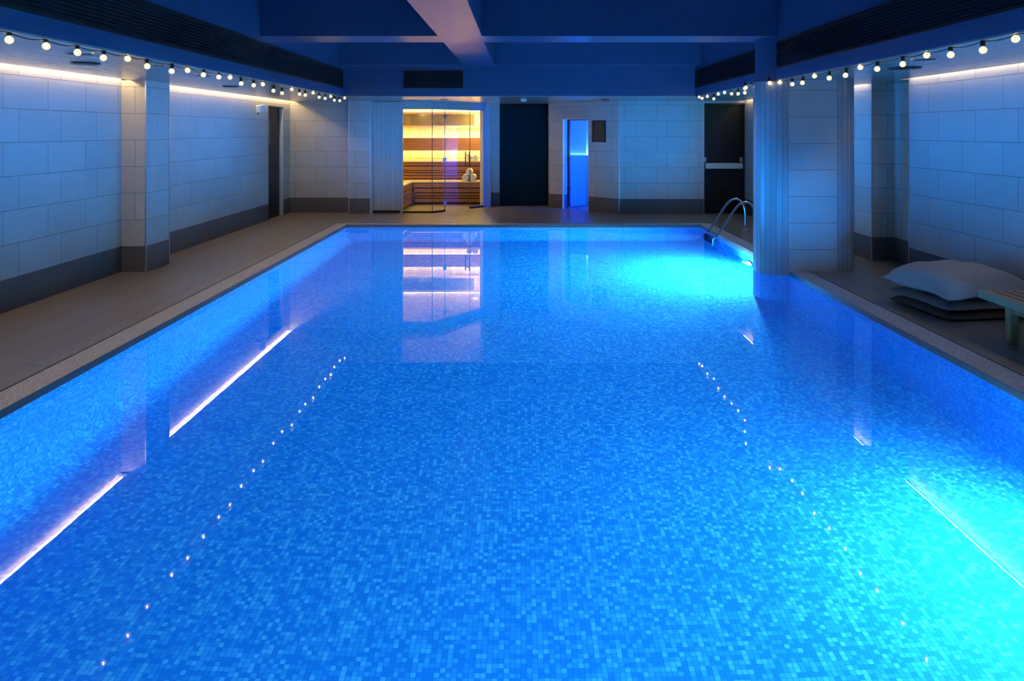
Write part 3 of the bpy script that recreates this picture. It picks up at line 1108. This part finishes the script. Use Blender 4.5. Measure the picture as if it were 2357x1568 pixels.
# wall box on the left wall beside the door
t = thing('wall_light', (-4.43, 12.35, 1.97), 'white box-shaped light on a bracket high on the left wall by the dark door', 'light fitting')
b = MB(); b.box(-0.035, 0.055, -0.075, 0.055, -0.06, 0.06)
o = b.build('housing', M['white'], t, loc=(0, 0, 0), bevel=0.008); o.rotation_euler = (R(6), 0, R(-20))
b = MB(); b.box(-0.030, 0.050, -0.079, -0.074, -0.052, 0.052)
o = b.build('lens', M['lens'], t, loc=(0, 0, 0)); o.rotation_euler = (R(6), 0, R(-20))
b = MB(); b.tube([(-0.072, 0.02, -0.09), (-0.05, 0.02, -0.09), (-0.02, 0.0, -0.02)], 0.009, 8)
b.build('bracket', M['black'], t, loc=(0, 0, 0))

# green emergency sign hidden by the column
t = thing('wall_mounted_emergency_light', (XR2, 12.6, 1.95), 'small green-lit emergency box on right wall behind the column', 'light fitting')
MB().box(XR2 - 0.05, XR2, 12.45, 12.75, 1.90, 2.03).build('housing', M['white'], t)
MB().box(XR2 - 0.055, XR2 - 0.05, 12.46, 12.74, 1.91, 2.02).build('face', M['green'], t)

# sign on the slanted wall
t = thing('wall_sign', (*L2(1.30, 0), 1.33), 'brown framed wooden notice plaque on the slanted wall right of the blue doorway', 'sign')
b = MB()
sa, sb_ = 1.155, 1.44
def LP(s, o): return L2(s, -o)
b.prism([LP(sa, 0.0), LP(sb_, 0.0), LP(sb_, 0.012), LP(sa, 0.012)], 1.385, 1.78)
b.build('plaque', M['sign'], t)
b = MB()
for a0, a1, z0, z1 in ((sa - 0.02, sa + 0.015, 1.37, 1.795), (sb_ - 0.015, sb_ + 0.02, 1.37, 1.795), (sa, sb_, 1.37, 1.395), (sa, sb_, 1.77, 1.795)):
    b.prism([LP(a0, 0.0), LP(a1, 0.0), LP(a1, 0.02), LP(a0, 0.02)], z0, z1)
b.build('frame', M['sign_f'], t)

# ================================================================== POOL LADDER
def bezier_path(pts, n=10):
    P = [Vector(p) for p in pts]
    out = []
    for i in range(len(P) - 1):
        p0, p1, p2, p3 = P[max(i - 1, 0)], P[i], P[i + 1], P[min(i + 2, len(P) - 1)]
        for k in range(n):
            u = k / n
            out.append(0.5 * ((2 * p1) + (p2 - p0) * u + (2 * p0 - 5 * p1 + 4 * p2 - p3) * u * u + (3 * p1 - p0 - 3 * p2 + p3) * u ** 3))
    out.append(P[-1])
    return out
lad = thing('pool_ladder', (3.2, 11.4, 0), 'chrome pool ladder with two arched handrails at the far right pool corner', 'ladder')
for y in (11.66, 11.14):
    path = [(3.61, y, -0.02), (3.61, y, 0.12), (3.605, y, 0.28), (3.575, y, 0.40), (3.51, y, 0.475), (3.43, y, 0.495), (3.35, y, 0.455), (3.27, y, 0.36),
            (3.15, y, 0.17), (3.03, y, -0.01), (2.975, y, -0.11), (2.955, y, -0.25), (2.95, y, -0.55), (2.95, y, -0.80)]
    MB().tube(bezier_path(path, 6), 0.019, 12).build('handrail', M['steel'], lad, smooth=True)
    MB().lathe([(0.045, 0.0), (0.045, 0.008), (0.022, 0.02)], 16).build('floor_flange', M['steel'], lad, smooth=True, loc=Vector((3.61, y, 0.0)) - Vector(lad.location))
for z in (-0.16, -0.36, -0.56):
    b = MB(); b.box(2.90, 2.99, 11.15, 11.65, z - 0.02, z + 0.02)
    b.build('step', M['step'], lad, bevel=0.006)

# ================================================================== POOL LAMPS
def pool_lamp(x, y, z, ax, label, mat='pool_lamp'):
    t = thing('pool_light', (x, y, z), label, 'pool light', 'round underwater pool lights')
    m4 = Matrix.Rotation(R(ax), 4, 'Z') @ Matrix.Rotation(R(-90), 4, 'Y')     # local +Z -> out of the wall
    tilt = Matrix.Translation((-0.03, 0, 0)) @ Matrix.Rotation(R(-24), 4, 'Y')
    rim = MB()
    rim.lathe([(0.115, 0.0), (0.140, 0.0), (0.140, 0.018), (0.118, 0.024), (0.105, 0.012)], 28, 0, m4)
    rim.build('rim', M['steel'], t, smooth=True, loc=(0, 0, 0))
    le = MB()
    n = 24
    vs = [tilt @ m4 @ Vector((0.10 * math.cos(2 * math.pi * k / n), 0.10 * math.sin(2 * math.pi * k / n), 0.026)) for k in range(n)]
    le.add(vs, [tuple(range(n))])
    le.build('lens', M[mat], t, loc=(0, 0, 0))
pool_lamp(PR - 0.002, 9.61, -0.66, 0, 'round underwater light shining from the right pool wall before the ladder')
pool_lamp(PR - 0.002, 3.50, -0.66, 0, 'round underwater light on the right pool wall near the camera', 'pool_lamp_b')

pool_lamp(0.2, PN + 0.002, -0.60, -90, 'added unseen underwater light on the near pool end wall below the camera', 'pool_fill_n')  # added out of view to brighten the pool walls

# ================================================================== RIGHT AISLE: CUSHIONS AND BENCH
def cushion(size, z0, th_, plump, mat, label, loc, rot, flange=0.03, n=26, droop=0.0, seed=0, pinch=0.05, wob=0.012):
    rnd = random.Random(seed)
    b = MB()
    h = size / 2
    def P(i, j, top):
        u, v = -1 + 2 * i / n, -1 + 2 * j / n
        f = 1 + flange / h
        uu, vv = u * f, v * f
        iu, iv = min(1, abs(uu)), min(1, abs(vv))
        prof = max(0.0, (1 - iu ** 2.6)) ** 0.5 * max(0.0, (1 - iv ** 2.6)) ** 0.5
        prof = prof ** plump
        x = uu * h * (1 - pinch * (1 - abs(v) ** 2) * abs(u) ** 3)
        y = vv * h * (1 - pinch * (1 - abs(u) ** 2) * abs(v) ** 3)
        wv = 0.006 * math.sin(u * 9 + seed) * math.cos(v * 7 + seed * 2) * (0.4 + prof)
        edge = th_ * 0.28 - droop * max(abs(u), abs(v)) ** 6 + wob * math.sin(6 * u + seed) * (abs(v) ** 5) + wob * math.sin(5 * v + seed) * (abs(u) ** 5)
        if top:
            return (x, y, edge + 0.006 + (th_ * 0.72 - 0.006) * prof + wv)
        return (x, y, edge - 0.004 - (th_ * 0.28 - 0.008) * prof)
    idx = {}
    for top in (1, 0):
        for i in range(n + 1):
            for j in range(n + 1):
                idx[(i, j, top)] = len(b.v)
                b.v.append(Vector(P(i, j, top)))
    for i in range(n):
        for j in range(n):
            b.f.append([idx[(i, j, 1)], idx[(i + 1, j, 1)], idx[(i + 1, j + 1, 1)], idx[(i, j + 1, 1)]]); b.m.append(0)
            b.f.append([idx[(i, j + 1, 0)], idx[(i + 1, j + 1, 0)], idx[(i + 1, j, 0)], idx[(i, j, 0)]]); b.m.append(0)
    for k in range(n):
        for (a, c) in (((k, 0), (k + 1, 0)), ((n, k), (n, k + 1)), ((k + 1, n), (k, n)), ((0, k + 1), (0, k))):
            b.f.append([idx[(*a, 1)], idx[(*a, 0)], idx[(*c, 0)], idx[(*c, 1)]]); b.m.append(0)
    o = b.build('floor_cushion', mat, smooth=True, loc=(loc[0], loc[1], z0))
    o.rotation_euler = (0, 0, rot)
    tag(o, label, 'cushion', 'floor cushions stacked by the bench')
    return o
cushion(0.76, 0.002, 0.085, 0.55, M['linen_k'], 'dark brown flat floor cushion at the bottom of the stack by the bench', (3.875, 6.43), R(8), 0.008, seed=1, pinch=0.012, wob=0.002)
cushion(0.76, 0.080, 0.10, 0.6, M['linen_d'], 'grey-brown flat floor cushion in the middle of the stack by the bench', (3.86, 6.42), R(7), 0.012, seed=2, pinch=0.02, wob=0.004)
cushion(0.80, 0.172, 0.245, 0.62, M['linen'], 'plump beige linen floor cushion on top of the stack by the bench', (3.845, 6.40), R(9), 0.03, droop=0.02, seed=3)

t = thing('wooden_bench', (3.86, 4.7, 0), 'low weathered wooden slatted bench at the right edge beside the cushions', 'bench')
bx0, bx1, by0, by1, bz = 3.525, 4.20, 3.75, 5.60, 0.362
b = MB(); b.box(bx0, bx0 + 0.085, by0, by1, bz - 0.06, bz)
b.build('side_rail', M['bench_rail'], t, bevel=0.004)
b = MB(); b.box(bx1 - 0.085, bx1, by0, by1, bz - 0.06, bz)
b.build('side_rail', M['bench_rail'], t, bevel=0.004)
for y0 in (by0, by1 - 0.05):
    b = MB(); b.box(bx0 + 0.087, bx1 - 0.087, y0, y0 + 0.05, bz - 0.06, bz - 0.025)
    b.build('end_rail', M['bench_rail'], t, bevel=0.004)
nsl = 6
for i in range(nsl):
    wd = (bx1 - bx0 - 0.19) / nsl
    x = bx0 + 0.105 + i * wd
    b = MB(); b.box(x, x + wd - 0.018, by0 + 0.005, by1 - 0.005, bz - 0.022, bz - 0.002)
    b.build('slat', M['bench'], t, bevel=0.003)
b = MB(); b.box(bx0 + 0.115, bx0 + 0.14, by0 + 0.1, by1 - 0.16, bz - 0.13, bz - 0.06)
b.build('apron', M['bench'], t)
b = MB(); b.box(bx1 - 0.14, bx1 - 0.115, by0 + 0.1, by1 - 0.16, bz - 0.13, bz - 0.06)
b.build('apron', M['bench'], t)
for x in (3.632, bx1 - 0.18):
    for y in (by1 - 0.215, by0 + 0.15):
        b = MB(); b.box(x, x + 0.07, y, y + 0.06, 0, bz - 0.06)
        b.build('leg', M['bench_rail'], t, bevel=0.004)

# ================================================================== ADDED BLUE FILL ALONG THE POOL EDGE, NO FITTINGS
def rim_fill(name, loc, rot, length, energy, color, spread):
    ld = bpy.data.lights.new(name, 'AREA')
    ld.shape = 'RECTANGLE'
    ld.size = length
    ld.size_y = 0.02
    ld.energy = energy
    ld.color = color
    ld.spread = spread
    o = bpy.data.objects.new(name, ld)
    COL.objects.link(o)
    o.location = loc
    o.rotation_euler = rot
    return o
def aim(loc, direction, length_axis):
    z = -Vector(direction).normalized()
    x = Vector(length_axis).normalized()
    y = z.cross(x).normalized()
    x = y.cross(z).normalized()
    return Matrix((x, y, z)).transposed().to_euler()
BLUE = (0.0, 0.25, 1.0)
tl = math.tan(R(12.5))
rim_fill('rim_fill', (PR - 0.01, 6.5, -0.015), aim(None, (-1, 0, tl), (0, 1, 0)), 11.0, RIM_FILL, BLUE, R(20))
rim_fill('rim_fill', (PL + 0.01, 6.5, -0.015), aim(None, (1, 0, tl), (0, 1, 0)), 11.0, RIM_FILL, BLUE, R(20))
rim_fill('rim_fill', (1.45, PN + 0.3, -0.015), aim(None, (math.tan(R(7)), 1, math.tan(R(6.2))), (1, 0, 0)), 2.8, RIM_FILL * 0.19, BLUE, R(12))
rim_fill('rim_fill', (-1.45, PN + 0.3, -0.015), aim(None, (math.tan(R(-2)), 1, math.tan(R(6.2))), (1, 0, 0)), 2.8, RIM_FILL * 0.19, BLUE, R(12))

# ================================================================== WORLD AND RENDER
wd = bpy.data.worlds.new('world')
S.world = wd
wd.use_nodes = True
wd.node_tree.nodes['Background'].inputs[0].default_value = (0.02, 0.08, 0.3, 1)
wd.node_tree.nodes['Background'].inputs[1].default_value = 0.0
S.view_settings.view_transform = 'Standard'
S.view_settings.look = 'None'
S.view_settings.gamma = 1.0
S.view_settings.use_curve_mapping = False
S.view_settings.exposure = 0.0
cy = S.cycles
cy.use_denoising = True
cy.use_adaptive_sampling = True
cy.adaptive_threshold = 0.025
cy.max_bounces = 12
cy.diffuse_bounces = 5
cy.glossy_bounces = 6
cy.transmission_bounces = 8
cy.transparent_max_bounces = 16
cy.sample_clamp_indirect = 20.0
cy.caustics_reflective = True
cy.caustics_refractive = True
cy.blur_glossy = 0.5
